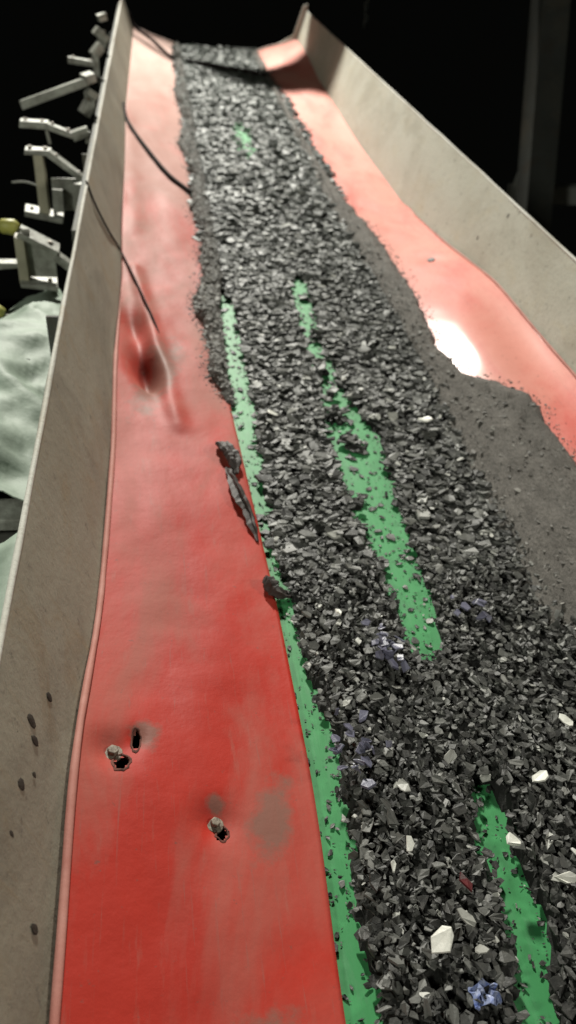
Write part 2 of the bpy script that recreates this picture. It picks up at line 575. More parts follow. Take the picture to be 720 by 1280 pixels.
def build_side(s):
    y1 = YL if s < 0 else YR
    if s < 0:
        root = empty('side_wall', (-0.98, -0.5, 0.1))
        tag(root, 'left dusty grey trough wall carrying the deep red rubber liner', 'trough wall', 'side walls of the belt trough')
        ml = M_LINER_L
    else:
        root = empty('side_wall', (0.98, -0.5, 0.1))
        tag(root, 'right pale grey trough wall carrying the pinkish red rubber liner', 'trough wall', 'side walls of the belt trough')
        ml = M_LINER_R
    # liner: a sheet 12 mm thick
    ys = ys_list(y1)
    vs = np.linspace(0, 1, 56)
    top = np.array([[liner_pt(s, y, v) for v in vs] for y in ys])
    nu, nv = len(ys), len(vs)
    V = top.reshape(-1, 3)
    keep = grid_faces(nu, nv, 0, s < 0)
    # torn bolt holes are cut right through the sheet
    fc = V[keep].mean(1)
    cut = np.zeros(len(keep), bool)
    holes = []
    if s < 0:
        holes = [(-0.792, 0.985, .015, .020), (-0.590, 0.836, .012, .015), (SLIT[0], SLIT[1] - .004, .0085, .026)]
        for hx, hy, ra, rb in holes:
            cut |= ((fc[:, 0] - hx) / ra) ** 2 + ((fc[:, 1] - hy) / rb) ** 2 < 1
    keep = keep[~cut]
    # underside and rim
    nrm = np.array([s * -0.2, 0, 0.98])
    V2 = V - nrm * 0.012
    bot = grid_faces(nu, nv, len(V), not (s < 0))
    rim = []
    n0 = len(V)
    for i in range(nu - 1):
        rim.append((i * nv, (i + 1) * nv, n0 + (i + 1) * nv, n0 + i * nv))
        a = i * nv + nv - 1
        b = (i + 1) * nv + nv - 1
        rim.append((b, a, n0 + a, n0 + b))
    liner = link_mesh('liner_sheet', np.vstack([V, V2]), np.vstack([keep, bot[~cut], np.array(rim)]), ml, root, smooth=True)
    tag(liner, 'deep red rubber liner with torn bolt holes' if s < 0 else 'pinkish red rubber liner with a shiny bulge')
    # wall panel: rolled steel plate, lightly buckled
    ys2 = np.arange(Y0, y1 + .001, 0.1)
    if ys2[-1] < y1:
        ys2 = np.append(ys2, y1)
    zs = np.linspace(-0.04, ZC, 14)
    P = np.array([[(s * (wall_x(z) + 0.010 * fbm(z * 2, y * .9, 5 + s, 1.2, 3) * (0.3 + .7 * (zs[-1] - z) / .5)),
                    y, z) for z in zs] for y in ys2])
    n1, n2 = len(ys2), len(zs)
    A = P.reshape(-1, 3)
    B = A + np.array([s * 0.014, 0, -0.003])
    q1 = grid_faces(n1, n2, 0, s < 0)
    q2 = grid_faces(n1, n2, len(A), s > 0)
    rim = []
    for i in range(n1 - 1):
        for a, b in ((i * n2, (i + 1) * n2), ((i + 1) * n2 + n2 - 1, i * n2 + n2 - 1)):
            rim.append((a, b, len(A) + b, len(A) + a))
    for i in (0, n1 - 1):
        for j in range(n2 - 1):
            a, b = i * n2 + j, i * n2 + j + 1
            rim.append((a, b, len(A) + b, len(A) + a))
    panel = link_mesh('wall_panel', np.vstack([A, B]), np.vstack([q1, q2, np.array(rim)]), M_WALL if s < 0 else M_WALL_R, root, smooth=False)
    # rolled lip along the top of the plate
    lip = MB()
    pts = []
    for y in ys2:
        pts.append((s * (XC + 0.007 + .002 * fbm(y, 1, s, 2.5, 3)), y, ZC + .001 + .002 * fbm(y, 4, s, 3, 3)))
    lip.tube(pts, 0.0075, 8, 0.35)
    lip.build('top_lip', M_LIP, root, smooth=True)
    # pale cut edge of the liner
    eb = MB()
    if s < 0:
        sp = [y for y in ys if 0 - .5 <= y <= 3.5]
    else:
        sp = [y for y in ys if y <= 5.0]
    pts = []
    for y in sp:
        x, yy, z = liner_pt(s, y, 1.0)
        pts.append((x - s * .004, yy, z + .003))
    rr = [(0.0085 if s < 0 else 0.005) * (1 + .25 * fbm(y, 2, s, 4, 2)) * min(1, max(.15, (3.5 - y) * 1.5 if s < 0 else (5 - y))) for y in sp]
    eb.tube(pts, rr, 8)
    eb.build('liner_edge', M_EDGE, root, smooth=True)
    # dusty end cut of the liner at the head of the run
    ee = MB()
    ee.tube([tuple(np.array(liner_pt(s, y1, v)) + np.array([0, .004, .002])) for v in np.linspace(0.02, .98, 20)], 0.014, 8)
    ee.build('liner_end', M_EDGE_W, root, smooth=True)
    # outside stiffeners below the plate, a long channel and webs
    ch = MB()
    ch.box((min(s * 1.0, s * 1.07), Y0, -0.16), (max(s * 1.0, s * 1.07), y1 - .05, -0.045))
    ch.build('side_channel', M_FRAME, root, bevel=.006)
    ra = MB()
    ra.box((min(s * 1.004, s * 1.03), 3.3, .34), (max(s * 1.004, s * 1.03), y1 - .1, .40))
    ra.build('rail', M_FRAME, root, bevel=.004)
    for y in np.arange(0.6, y1 - .3, 1.9):
        wb = MB()
        wb.box((min(s * 1.012, s * 1.055), y, -0.04), (max(s * 1.012, s * 1.055), y + .012, .40))
        wb.build('stiffener', M_FRAME, root)
    if s < 0:
        for bx, by, r in LBOLTS:
            z = liner_pt(-1, by, 0)[2]
            z = liner_z(-1, bx, by)
            bo = MB()
            n = 14
            c = Vector((bx, by, z))
            nv_ = Vector((.22, .1, .97)).normalized()
            bo.tube([c - nv_ * .004, c + nv_ * .0035], r * .74, n)
            bo.build('washer', M_BOLT, liner, bevel=.0015)
            hx = MB()
            hx.tube([c + nv_ * .003, c + nv_ * .014], r * .42, 6)
            hx.build('bolt', M_BOLT, liner, bevel=.002)
        for hx, hy, ra, rb in holes:
            hb = MB()
            V_, F_ = [], []
            n = 20
            for ring, (k, dz) in enumerate(((1.35, .001), (1.12, .0035), (.92, -.003), (.85, -.03))):
                for a in range(n):
                    t = 2 * math.pi * a / n
                    kk = k * (1 + .28 * noise.noise(Vector((math.cos(t) * 2, math.sin(t) * 2, hx * 30))))
                    px, py = hx + ra * kk * math.cos(t), hy + rb * kk * math.sin(t)
                    V_.append((px, py, liner_z(-1, px, py) + dz))
            for ring in range(3):
                for a in range(n):
                    F_.append((ring * n + a, ring * n + (a + 1) % n, (ring + 1) * n + (a + 1) % n, (ring + 1) * n + a))
            rimf = F_[:2 * n]
            rb_ = MB().add(V_[:3 * n], rimf)
            rb_.build('torn_rim', M_RIM, liner, smooth=True)
            rb_ = MB().add(V_[2 * n:], [tuple(i - 2 * n for i in f) for f in F_[2 * n:]] + [tuple(range(n, 2 * n))])
            rb_.build('bolt_hole', M_HOLE, liner, smooth=True)
    else:
        c = Vector((.724, 3.872, liner_z(1, .724, 3.872)))
        MB().tube([c - Vector((0, 0, .004)), c + Vector((-.004, 0, .008))], .020, 10).build('bolt', M_SCRAP, liner, bevel=.002)
    # dirt lumps and pits on the plate
    spots = ([(0.316, .954, .016), (.293, .925, .012), (.32, .817, .014), (.22, .613, .011), (.128, 1.617, .011), (.183, 1.482, .012),
              (.26, 1.051, .012), (.36, .90, .009), (.33, .72, .008), (.28, .86, .007)] if s < 0 else
             [(.395, 3.613, .018), (.226, 3.791, .013), (.337, 5.385, .012)])
    for z, y, r in spots:
        lm = MB()
        a0 = random.random() * 6
        V_ = []
        n = 9
        for k, dz in ((1.0, 0.0), (.8, .35), (.3, .5)):
            for a in range(n):
                t = 2 * math.pi * a / n + a0
                q = r * k * (1 + .35 * noise.noise(Vector((math.cos(t), math.sin(t), y * 9))))
                zz = z + q * 1.1 * math.sin(t)
                V_.append((s * (wall_x(zz) + .004 - r * dz * .25 - .002), y + q * .8 * math.cos(t), zz))
        F_ = [(i * n + a, i * n + (a + 1) % n, (i + 1) * n + (a + 1) % n, (i + 1) * n + a) for i in range(2) for a in range(n)] + [tuple(range(2 * n, 3 * n))]
        lm.add(V_, F_).build('dirt_lump', M_DIRT, root)
    return root


wall_l = build_side(-1)
wall_r = build_side(1)

# bright end plate standing at the head of the right wall
ep = MB()
ep.add([(.62, 9.965, .09), (1.0, 9.965, .13), (1.0, 9.965, .52), (.95, 9.965, .50), (.86, 9.965, .22),
        (.62, 9.985, .09), (1.0, 9.985, .13), (1.0, 9.985, .52), (.95, 9.985, .50), (.86, 9.985, .22)],
       [(0, 1, 2, 3, 4), (9, 8, 7, 6, 5), (0, 5, 6, 1), (1, 6, 7, 2), (2, 7, 8, 3), (3, 8, 9, 4), (4, 9, 5, 0)])
ep.build('end_plate', M_LIP, wall_r, bevel=.003)

# ---------------------------------------------------------------- belt
prof = [(y, 0.0) for y in np.arange(-0.6, 10.15, 0.25)] + [(10.15 + .28 * math.sin(a), -.28 + .28 * math.cos(a)) for a in np.linspace(0, math.pi, 12)]
prof += [(y, -.56) for y in np.arange(9.9, -0.7, -0.5)]
V, Fc = [], []
for y, z in prof:
    for x in (-.47, -.2, .1, .47):
        V.append((x, y, z))
nn = len(V)
inner = []
for i, (y, z) in enumerate(prof):
    zz = z - .009 if z > -.28 else z + .009
    yy = y - (.009 if y > 10.2 else 0)
    for x in (-.47, -.2, .1, .47):
        inner.append((x, yy, zz))
for i in range(len(prof) - 1):
    for j in range(3):
        a = i * 4 + j
        Fc.append((a, a + 1, a + 5, a + 4))
        Fc.append((nn + a + 4, nn + a + 5, nn + a + 1, nn + a))
    for a in (i * 4, i * 4 + 3):
        Fc.append((a, a + 4, nn + a + 4, nn + a))
belt_root = empty('conveyor_belt', (0, -.6, -.3))
tag(belt_root, 'long green rubber conveyor belt climbing under the dark chips', 'conveyor belt')
link_mesh('belt', V + inner, Fc, M_BELT, belt_root, smooth=False)
for y, z, r in ((10.15, -.28, .265), (-.6, -.28, .265)):
    MB().tube([(-.5, y, z), (.5, y, z)], r, 28).build('drum', M_FRAME, belt_root, smooth=False)

# ---------------------------------------------------------------- layer of chips
C_Y = [.2, .45, .6, .69, .79, .90, .93, .94, 1.27, 1.28, 1.33, 1.42, 1.68, 1.9, 2.13, 2.3, 2.45, 2.67, 3.1, 3.5, 3.75, 3.8]
C_L = [-.11, -.08, -.045, -.039, -.056, -.019, 0, 0, 0, -.02, -.048, -.05, -.064, -.1, -.103, -.10, -.09, -.067, -.074, -.06, -.03, 0]
C_R = [-.03, -.014, .036, .03, .032, .033, 0, 0, 0, .0, .03, .045, .059, .067, .09, .10, .075, .03, .003, .04, .05, 0]
L_Y = [-.5, .48, .69, .92, 1.13, 1.26, 1.51, 1.71, 2.1, 2.5, 2.94, 3.49, 3.8, 4.0]
L_X = [-.333, -.333, -.333, -.313, -.321, -.351, -.335, -.366, -.356, -.346, -.348, -.352, -.43, -.6]


def cover(x, y):
    """0 on bare belt, 1 under the full layer of chips"""
    w = 0.024 * fbm(x, y, 2.0, 7, 4)
    w2 = 0.020 * fbm(x, y, 7.0, 24, 3)
    lx = np.interp(y, L_Y, L_X)
    d = (x - lx) + w * .7 + w2
    cl, cr = np.interp(y, C_Y, C_L), np.interp(y, C_Y, C_R)
    if cr > cl + 1e-4:
        mid, hw = (cl + cr) / 2, (cr - cl) / 2
        d = min(d, abs(x - mid + w * .4) - hw * .92 + w2)
    if y > 1.75 and x > -.22 and d < .02:
        # stray drifts of chips lying across the bare streaks
        k_ = fbm(x * 1.0, y * .8, 11.0, 9, 3)
        if k_ > .33:
            d = max(d, min(.025, (k_ - .33) * .16))
    if 4.6 < y < 8.2:
        d2 = 1 - math.exp(-((x + .02) / .17) ** 2 - ((y - 6.4) / .95) ** 2)
        d = min(d, .045 * (d2 * 1.0 - .24) + 1.3 * abs(w2))
    return min(1, max(0, d / 0.045 + 0.38))


def heap(x, y):
    h = 0.011 + 0.008 * fbm(x, y, 1.0, 3.2, 3)
    if y < 1.5:
        h += 0.012 * min(1, (1.5 - y) / .4)
    return h


CG = {}


def cover_f(x, y):
    return cover(x, y)


# sampled once on a grid, then looked up
gx = np.arange(-.56, .74, .0125)
gy = np.arange(.12, 10.3, .0125)
COV = np.zeros((len(gx), len(gy)), np.float32)
for i, x in enumerate(gx):
    for j, y in enumerate(gy):
        if abs(x) < .5:
            COV[i, j] = cover(float(x), float(y))
HGT = np.zeros((len(gx), len(gy)), np.float32)
cs = 4
for i in range(0, len(gx)):
    for j in range(0, len(gy), cs):
        HGT[i, j:j + cs] = heap(float(gx[i]), float(gy[j]))


def look(A, x, y):
    i = np.clip(((x - gx[0]) / .0125).round().astype(int), 0, len(gx) - 1)
    j = np.clip(((y - gy[0]) / .0125).round().astype(int), 0, len(gy) - 1)
    return A[i, j]


# bed below the loose flakes
sel = (gx > -.46) & (gx < .47)
bx = gx[sel]
by = gy[::2]
by = by[by < 10.16]
Xg, Yg = np.meshgrid(bx, by, indexing='ij')
cv = look(COV, Xg, Yg)
Zg = np.where(cv > .55, look(HGT, Xg, Yg) * np.clip((cv - .5) * 2, 0, 1) + rng.uniform(0, .006, Xg.shape), -0.004)
BV = np.stack([Xg, Yg, Zg], -1).reshape(-1, 3)
BF = grid_faces(len(bx), len(by))
zf = BV[BF][:, :, 2].max(1)
BF = BF[zf > 0.0]
link = link_mesh('chip_bed', BV, BF, M_BED, origin=(0, 5, 0))
tag(link, 'packed dark underlayer between the loose chips on the belt', 'chip bed', kind='stuff')


def flake_arrays(n, size, k=6, spread=3.0):
    """n irregular, slightly bent flakes; returns verts (n,2k,3) round the origin"""
    ang = (np.arange(k) / k * 2 * np.pi)[None, :] + rng.uniform(-.35, .35, (n, k)) + rng.uniform(0, 6.28, (n, 1))
    rad = rng.uniform(.55, 1.1, (n, k))
    asp = rng.uniform(.35, .9, (n, 1))
    x = np.cos(ang) * rad
    y = np.sin(ang) * rad * asp
    a = rng.normal(-.25, spread, (n, 1))
    x, y = x * np.cos(a) - y * np.sin(a), x * np.sin(a) + y * np.cos(a)
    x *= size[:, None] / 2
    y *= size[:, None] / 2
    th = size[:, None] * rng.uniform(.03, .10, (n, 1)) * np.ones((1, k))
    bend = rng.uniform(-.25, .25, (n, 1)) / (size[:, None]) * 2 * (x * x) + rng.uniform(-.06, .06, (n, k)) * size[:, None]
    top = np.stack([x * rng.uniform(.86, 1.0, (n, 1)), y * rng.uniform(.86, 1.0, (n, 1)), bend + th / 2], -1)
    bot = np.stack([x, y, bend - th / 2], -1)
    return np.concatenate([top, bot], 1)


def rot_all(Vv, tilt, az):
    n = len(Vv)
    ca, sa = np.cos(az), np.sin(az)
    ct, st = np.cos(tilt), np.sin(tilt)
    Rz = np.zeros((n, 3, 3))
    Rz[:, 0, 0] = ca; Rz[:, 0, 1] = -sa; Rz[:, 1, 0] = sa; Rz[:, 1, 1] = ca; Rz[:, 2, 2] = 1
    Rx = np.zeros((n, 3, 3))
    Rx[:, 0, 0] = 1; Rx[:, 1, 1] = ct; Rx[:, 1, 2] = -st; Rx[:, 2, 1] = st; Rx[:, 2, 2] = ct
    return np.einsum('nij,nkj->nki', Rz @ Rx, Vv)


def flake_faces(k=6):
    f = []
    for i in range(1, k - 1):
        f.append((0, i, i + 1))
    for i in range(1, k - 1):
        f.append((k, k + i + 1, k + i))
    for i in range(k):
        j = (i + 1) % k
        f.append((i, k + i, k + j))
        f.append((i, k + j, j))
    return np.array(f)


FF = flake_faces()


def scatter(n, y0, y1, x0, x1, smin, smax, lift, tilt_s, spread=3.0, dens=True):
    x = rng.uniform(x0, x1, n)
    y = rng.uniform(y0, y1, n)
    c = look(COV, x, y)
    keep = rng.uniform(0, 1, n) < np.where(c > .5, 1, c * c * .9 + .12) if dens else np.ones(n, bool)
    x, y, c = x[keep], y[keep], c[keep]
    n = len(x)
    size = smin + (smax - smin) * rng.beta(1.6, 2.2, n)
    size = np.where(c < .5, size * rng.uniform(.35, .8, n), size)
    Vv = flake_arrays(n, size, 6, spread)
    tilt = np.abs(rng.normal(0, tilt_s, n)) * np.where(c < .5, .3, 1)
    tilt = np.clip(tilt, 0, 1.45)
    Vv = rot_all(Vv, tilt * rng.choice([-1, 1], n), rng.uniform(0, 6.28, n) if spread > 1 else rng.normal(0, .6, n))
    z = look(HGT, x, y) * np.clip(c * 1.4 - .4, 0, 1) + np.where(c > .5, rng.uniform(0, lift, n), .003) + size * .18 * np.sin(np.abs(tilt))
    Vv += np.stack([x, y, z], -1)[:, None, :]
    # nothing sinks through the belt
    low = Vv[:, :, 2].min(1)
    Vv[:, :, 2] += np.maximum(0, .0015 - low)[:, None]
    return Vv


def flakes_object(name, Vv, material, origin):
    n = len(Vv)
    Fc = (FF[None] + (np.arange(n) * 12)[:, None, None]).reshape(-1, 3)
    return link_mesh(name, Vv.reshape(-1, 3), Fc, material, origin=origin)


lay = [scatter(6000, .15, 1.7, -.42, .50, .016, .048, .024, .36),
       scatter(4400, .15, 1.7, -.42, .50, .010, .032, .030, .5),
       scatter(5600, 1.6, 4.2, -.44, .52, .032, .084, .022, .20, .55),
       scatter(5600, 1.6, 4.2, -.44, .52, .012, .040, .028, .30, .8),
       scatter(8500, 4.0, 10.2, -.47, .50, .038, .105, .030, .22, .5),
       scatter(5500, 4.0, 10.2, -.47, .50, .014, .05, .034, .35, .8)]
# fines and splinters strewn over the bare belt
x = rng.uniform(-.42, .2, 26000)
y = rng.uniform(.2, 4.2, 26000)
c = look(COV, x, y)
k_ = (c < .75) & (rng.uniform(0, 1, len(x)) < .10 + .55 * c)
x, y = x[k_], y[k_]
sz = .004 + .02 * rng.beta(1.0, 4.0, len(x))
fv = rot_all(flake_arrays(len(x), sz), np.abs(rng.normal(0, .25, len(x))), rng.uniform(0, 6.28, len(x)))
lay.append(fv + np.stack([x, y, .002 + sz * .12], -1)[:, None, :])
fo = flakes_object('shredded_chips', np.concatenate(lay), M_CHIP, (0, 5, 0))
tag(fo, 'mass of smaller dark grey shredded chips heaped along the belt', 'chips', kind='stuff')

# ---------------------------------------------------------------- the larger near chips, one object each
variants = []
for k in range(14):
    a = flake_arrays(1, np.array([1.0]), 7)[0]
    me = bpy.data.meshes.new('rubber_chip')
    me.from_pydata([tuple(v) for v in a], [], [tuple(f) for f in flake_faces(7)])
    me.materials.append(M_CHIP)
    variants.append(me)
proto = bpy.data.objects.new('rubber_chip', variants[0])


def place_chip(o, x, y, z, size, tilt, az, mesh=None):
    if mesh:
        o.data = mesh
    mt = Matrix.Translation((x, y, z)) @ Matrix.Rotation(az, 4, 'Z') @ Matrix.Rotation(tilt, 4, 'X') @ Matrix.Rotation(random.random() * 6.28, 4, 'Z')
    mt = MW @ mt @ Matrix.Diagonal((size, size, size * random.uniform(.8, 1.3), 1))
    o.matrix_world = mt


placed = []
tries = 0
while len(placed) < 285 and tries < 20000:
    tries += 1
    y = random.uniform(.38, 1.62)
    x = random.uniform(-.37, .46 - .2 * max(0, .8 - y))
    if look(COV, np.array([x]), np.array([y]))[0] < .8:
        continue
    if any((x - a) ** 2 + (y - b) ** 2 < .021 ** 2 for a, b in placed):
        continue
    placed.append((x, y))
for i, (x, y) in enumerate(placed):
    o = proto if i == 0 else proto.copy()
    COL.objects.link(o)
    s = random.uniform(.031, .050)
    z = float(look(HGT, np.array([x]), np.array([y]))[0]) + random.uniform(.020, .036)
    place_chip(o, x, y, z, s, min(1.35, abs(random.gauss(0, .5))), random.random() * 6.28, variants[i % 14])
    cl_, cr_ = np.interp(y, C_Y, C_L), np.interp(y, C_Y, C_R)
    if y > .93:
        tag(o, 'larger dark grey chip in the wide heap above the nearest green streak', 'chip', 'larger chips above the nearest streak')
    elif x < cl_:
        tag(o, 'larger dark grey chip between the left green strip and the nearest streak', 'chip', 'larger chips left of the nearest streak')
    else:
        tag(o, 'larger dark grey chip to the right of the nearest green streak', 'chip', 'larger chips right of the nearest streak')


def chip_mesh(material, k=7):
    a = flake_arrays(1, np.array([1.0]), k)[0]
    me = bpy.data.meshes.new('chip')
    me.from_pydata([tuple(v) for v in a], [], [tuple(f) for f in flake_faces(k)])
    me.materials.append(material)
    return me


M_LIGHT = plain_mat('light_grey_chip', (0.36, 0.36, 0.33), (0.25, 0.25, 0.23), 0.45, 0.5, 40)
whites = [(-.201, .573, .056, M_WHITE, 'largest bright white chip near the bottom edge, left of the green streak'),
          (-.147, .608, .044, M_LIGHT, 'light grey oval chip just right of the largest white chip'),
          (.082, .663, .050, M_WHITE, 'white chip at the right picture edge, right of the green streak'),
          (-.137, .551, .044, M_LIGHT, 'pale grey chip standing between the white chip and the blue wrapper'),
          (-.238, 1.422, .036, M_WHITE, 'small white oval chip at the left side of the heap by the green edge'),
          (0.0, .747, .036, M_WHITE, 'small white oval chip lying on top of the nearest green streak'),
          (-.216, .761, .034, M_WHITE, 'small white chip left of the top of the nearest green streak'),
          (.115, .884, .050, M_WHITE, 'long white chip at right, above the nearest green streak'),
          (-.194, .894, .036, M_LIGHT, 'light grey chip among dark chips above the pair of white ones'),
          (.237, 1.022, .042, M_WHITE, 'white flake near the right picture edge, highest of the right hand ones'),
          (-.294, 2.413, .05, M_WHITE, 'white flake beside the left green strip, far up the belt'),
          (.263, 2.352, .05, M_WHITE, 'white flake right of the middle green streak, far up the belt'),
          (-.072, .953, .034, M_LIGHT, 'pale chip in the middle of the near heap')]
for x, y, s, mt_, lab in whites:
    o = bpy.data.objects.new('pale_chip', chip_mesh(mt_))
    COL.objects.link(o)
    z = float(look(HGT, np.array([x]), np.array([y]))[0]) + .056
    place_chip(o, x, y, z, s * 1.15, random.uniform(.1, .4), random.random() * 6.28)
    tag(o, lab, 'chip', 'pale chips scattered over the heap')
o = bpy.data.objects.new('chip', chip_mesh(M_MAROON))
COL.objects.link(o)
place_chip(o, -.126, .677, .078, .055, .1, 1.0)
tag(o, 'dark maroon chip among the grey ones left of the nearest green streak', 'chip')
# crumpled blue wrapper
V_, F_ = [], []
for i in range(9):
    for j in range(7):
        x, y = -.143 + (i - 4) * .0065, .488 + (j - 3) * .006
        V_.append((x + .006 * fbm(x, y, 8, 70, 2), y + .008 * fbm(x, y, 5, 70, 2), .054 + .018 * fbm(x, y, 3, 75, 3) - .010 * (abs(i - 4) / 4) ** 2))
F_ = [tuple(q) for q in grid_faces(9, 7)]
o = MB().add(V_, F_).build('wrapper', M_BLUE2)
sm = o.modifiers.new('thick', 'SOLIDIFY')
sm.thickness = .001
tag(o, 'crumpled blue and white wrapper scrap at the bottom of the heap', 'wrapper')
bl = [((-.138, 1.302), 22, .05, 'bluish grey chip in the cluster below the end of the middle green streak', 'bluish chips below the middle streak'),
      ((-.284, 1.004), 20, .055, 'bluish grey chip in the cluster beside the left green strip', 'bluish chips beside the left strip'),
      ((.13, 1.43), 8, .045, 'bluish chip in the cluster right of the middle streak end', 'bluish chips right of the streak')]
bm = [chip_mesh(M_BLUE) for _ in range(5)]
for (cx, cy), n, r, lab, grp in bl:
    for k in range(n):
        o = bpy.data.objects.new('bluish_chip', bm[k % 5])
        COL.objects.link(o)
        x, y = random.gauss(cx, r * .55), random.gauss(cy, r * .8)
        place_chip(o, x, y, float(look(HGT, np.array([x]), np.array([y]))[0]) + random.uniform(.044, .06), random.uniform(.030, .046),
                   abs(random.gauss(0, .6)), random.random() * 6.28)
        tag(o, lab, 'chip', grp)

# ---------------------------------------------------------------- dust banks
RX_Y = [-.5, .8, 1.6, 2.02, 2.19, 2.44, 2.56, 2.68, 2.96, 3.47, 4.24, 4.98, 5.6, 8.24, 10.2]
RX_X = [.72, .72, .70, .695, .69, .69, .61, .52, .49, .53, .55, .485, .45, .455, .46]
FX_Y = [-.5, 1.3, 1.4, 1.78, 2.2, 2.68, 3.26, 4.4, 5.5, 8.2, 10.2]
FX_X = [.41, .40, .37, .39, .425, .44, .455, .41, .42, .45, .45]


def bank(s, ys, inner_f, outer_f, hmax, name, label, seed, material=None):
    nt_ = 30
    V = []
    for y in ys:
        xi = inner_f(y) + .010 * fbm(y, 0, seed, 9, 3)
        xo = outer_f(y) + .014 * fbm(y, 5, seed, 7, 4) + .006 * fbm(y, 9, seed, 30, 2)
        for k in range(nt_):
            t = k / (nt_ - 1)
            x = xi + (xo - xi) * t
            base = max(.0, liner_z(s, s * x, y)) if x > .40 else .0
            h = hmax * (math.sin(math.pi * min(1, t * .9 + .1)) ** .7) * min(1, (xo - xi) / .08)
            z = base + h + (0.012 * fbm(x * 14, y * 5, seed, 1, 4) + .005 * fbm(x, y, seed + 2, 45, 2)) * math.sin(math.pi * t) ** .5
            if t in (0, 1.0):
                z = base - .012
            V.append((s * x, y, z))
    o = link_mesh(name, V, grid_faces(len(ys), nt_, 0, s < 0), material or M_DUST, origin=(s * .5, 4, 0), smooth=True)
    tag(o, label, 'dust bank', kind='stuff')
    return np.array(V).reshape(len(ys), nt_, 3)


yb = np.concatenate([np.arange(-.4, 4.5, .018), np.arange(4.5, 9.93, .04)])
BR = bank(1, yb, lambda y: np.interp(y, FX_Y, FX_X) - .055, lambda y: np.interp(y, RX_Y, RX_X), .046, 'dust_bank',
          'soft dark grey bank of fine dust along the right liner', 3.0)
LX_Y = [2.5, 2.62, 2.75, 3.0, 3.57, 4.0, 4.3, 5.0, 6.25, 8, 10.2]
LX_X = [.40, .44, .462, .475, .475, .455, .44, .46, .45, .46, .46]
yb2 = np.concatenate([np.arange(2.56, 4.5, .018), np.arange(4.5, 10.15, .04)])
def left_edge(y):
    q = np.interp(y, LX_Y, LX_X) + .03 * noise.noise(Vector((y * 2.6, 3, 1)))
    for c_, w_, a_ in ((2.82, .16, .035), (3.45, .25, .055), (4.75, .3, .045), (6.1, .35, .075), (7.6, .4, .05)):
        q += a_ * math.exp(-((y - c_) / w_) ** 2)
    return q


BL = bank(-1, yb2, lambda y: float(np.interp(y, [2.5, 2.7, 3.4, 3.8, 10], [.425, .425, .415, .37, .36])), lambda y: left_edge(y),
          .055, 'dust_bank', 'ragged dark bank of dust and fines along the left liner', 8.0, M_DUST_L)


def bank_flakes(B, n, smin, smax, p):
    i = rng.integers(1, B.shape[0] - 1, n)
    j = np.clip((rng.beta(p, 1.6, n) * B.shape[1]).astype(int), 1, B.shape[1] - 2)
    P = B[i, j] + rng.normal(0, .006, (n, 3)) * np.array([1, 1, .2])
    size = smin + (smax - smin) * rng.beta(1.2, 3, n)
    Vv = rot_all(flake_arrays(n, size), np.clip(np.abs(rng.normal(0, .35, n)), 0, 1.2), rng.uniform(0, 6.28, n))
    return Vv + P[:, None, :]


M_CHIPD = chip_mat('dusty_chip', [(0.0, (0.09, 0.084, 0.077)), (0.6, (0.15, 0.142, 0.13)), (0.95, (0.22, 0.21, 0.19))], .7)


def edge_crumbs(B, s, n):
    i = rng.integers(1, B.shape[0] - 1, n)
    P = B[i, -1].copy()
    P[:, 0] += s * np.abs(rng.normal(0, .022, n)) - s * .004
    P[:, 1] += rng.normal(0, .03, n)
    for q in P:
        q[2] = liner_z(s, q[0], q[1]) + .002
    sz = .004 + .020 * rng.beta(1.0, 3.5, n)
    return rot_all(flake_arrays(n, sz), np.abs(rng.normal(0, .3, n)), rng.uniform(0, 6.28, n)) + P[:, None, :]


dk = flakes_object('dust_crumbs', np.concatenate([edge_crumbs(BR, 1, 1500), edge_crumbs(BL, -1, 1500), bank_flakes(BR, 3400, .006, .040, .8), bank_flakes(BL, 3600, .012, .06, 1.6)]), M_CHIPD, (0, 4, 0))
tag(dk, 'small dusty crumbs bedded in the banks beside the liners', 'crumbs', kind='stuff')


def catmull(P, n=10):
    P = [Vector(p) for p in P]
    P = [P[0] * 2 - P[1]] + P + [P[-1] * 2 - P[-2]]
    out = []
    for i in range(1, len(P) - 2):
        for k in range(n):
            t = k / n
            a, b, c, d = P[i - 1:i + 3]
            out.append(.5 * ((2 * b) + (c - a) * t + (2 * a - 5 * b + 4 * c - d) * t * t + (3 * b - a - 3 * c + d) * t ** 3))
    return out + [P[-2]]


# dark scraps caught at the lower edge of the left liner
def scrap(name, pts, r, label):
    mb = MB()
    P_ = catmull(pts, 6)
    rr = np.interp(np.linspace(0, 1, len(P_)), np.linspace(0, 1, len(r)), r)
    mb.tube(P_, [q * random.uniform(.75, 1.2) for q in rr], 12, .9)
    mb.V = [tuple(Vector(v) + Vector((fbm(v[0], v[1], v[2], 60, 3), fbm(v[1], v[2], v[0], 60, 3), fbm(v[2], v[0], v[1], 60, 3))) * .005) for v in mb.V]
    o = mb.build(name, M_SCRAP, smooth=False)
    tag(o, label, 'scrap', 'scraps caught on the left liner')


def lz(x, y, d):
    return (x, y, max(.006, liner_z(-1, x, y)) + d)


scrap('rubber_scrap', [lz(-.50, 2.27, .01), lz(-.475, 2.22, .028), lz(-.455, 2.17, .02), lz(-.45, 2.10, .01)], [.010, .022, .026, .008],
      'small dark curled scrap on the left liner edge, upper of three')
scrap('rubber_scrap', [lz(-.478, 2.13, .008), lz(-.455, 2.0, .02), lz(-.43, 1.9, .018), lz(-.413, 1.77, .006)], [.006, .022, .02, .006],
      'long dark scrap hanging along the left liner edge beside the green strip')
scrap('rubber_scrap', [lz(-.412, 1.60, .006), lz(-.402, 1.575, .016), lz(-.39, 1.55, .012), (-.345, 1.545, .008)], [.008, .018, .014, .005],
      'tiny dark scrap on the left liner edge, lowest of three')


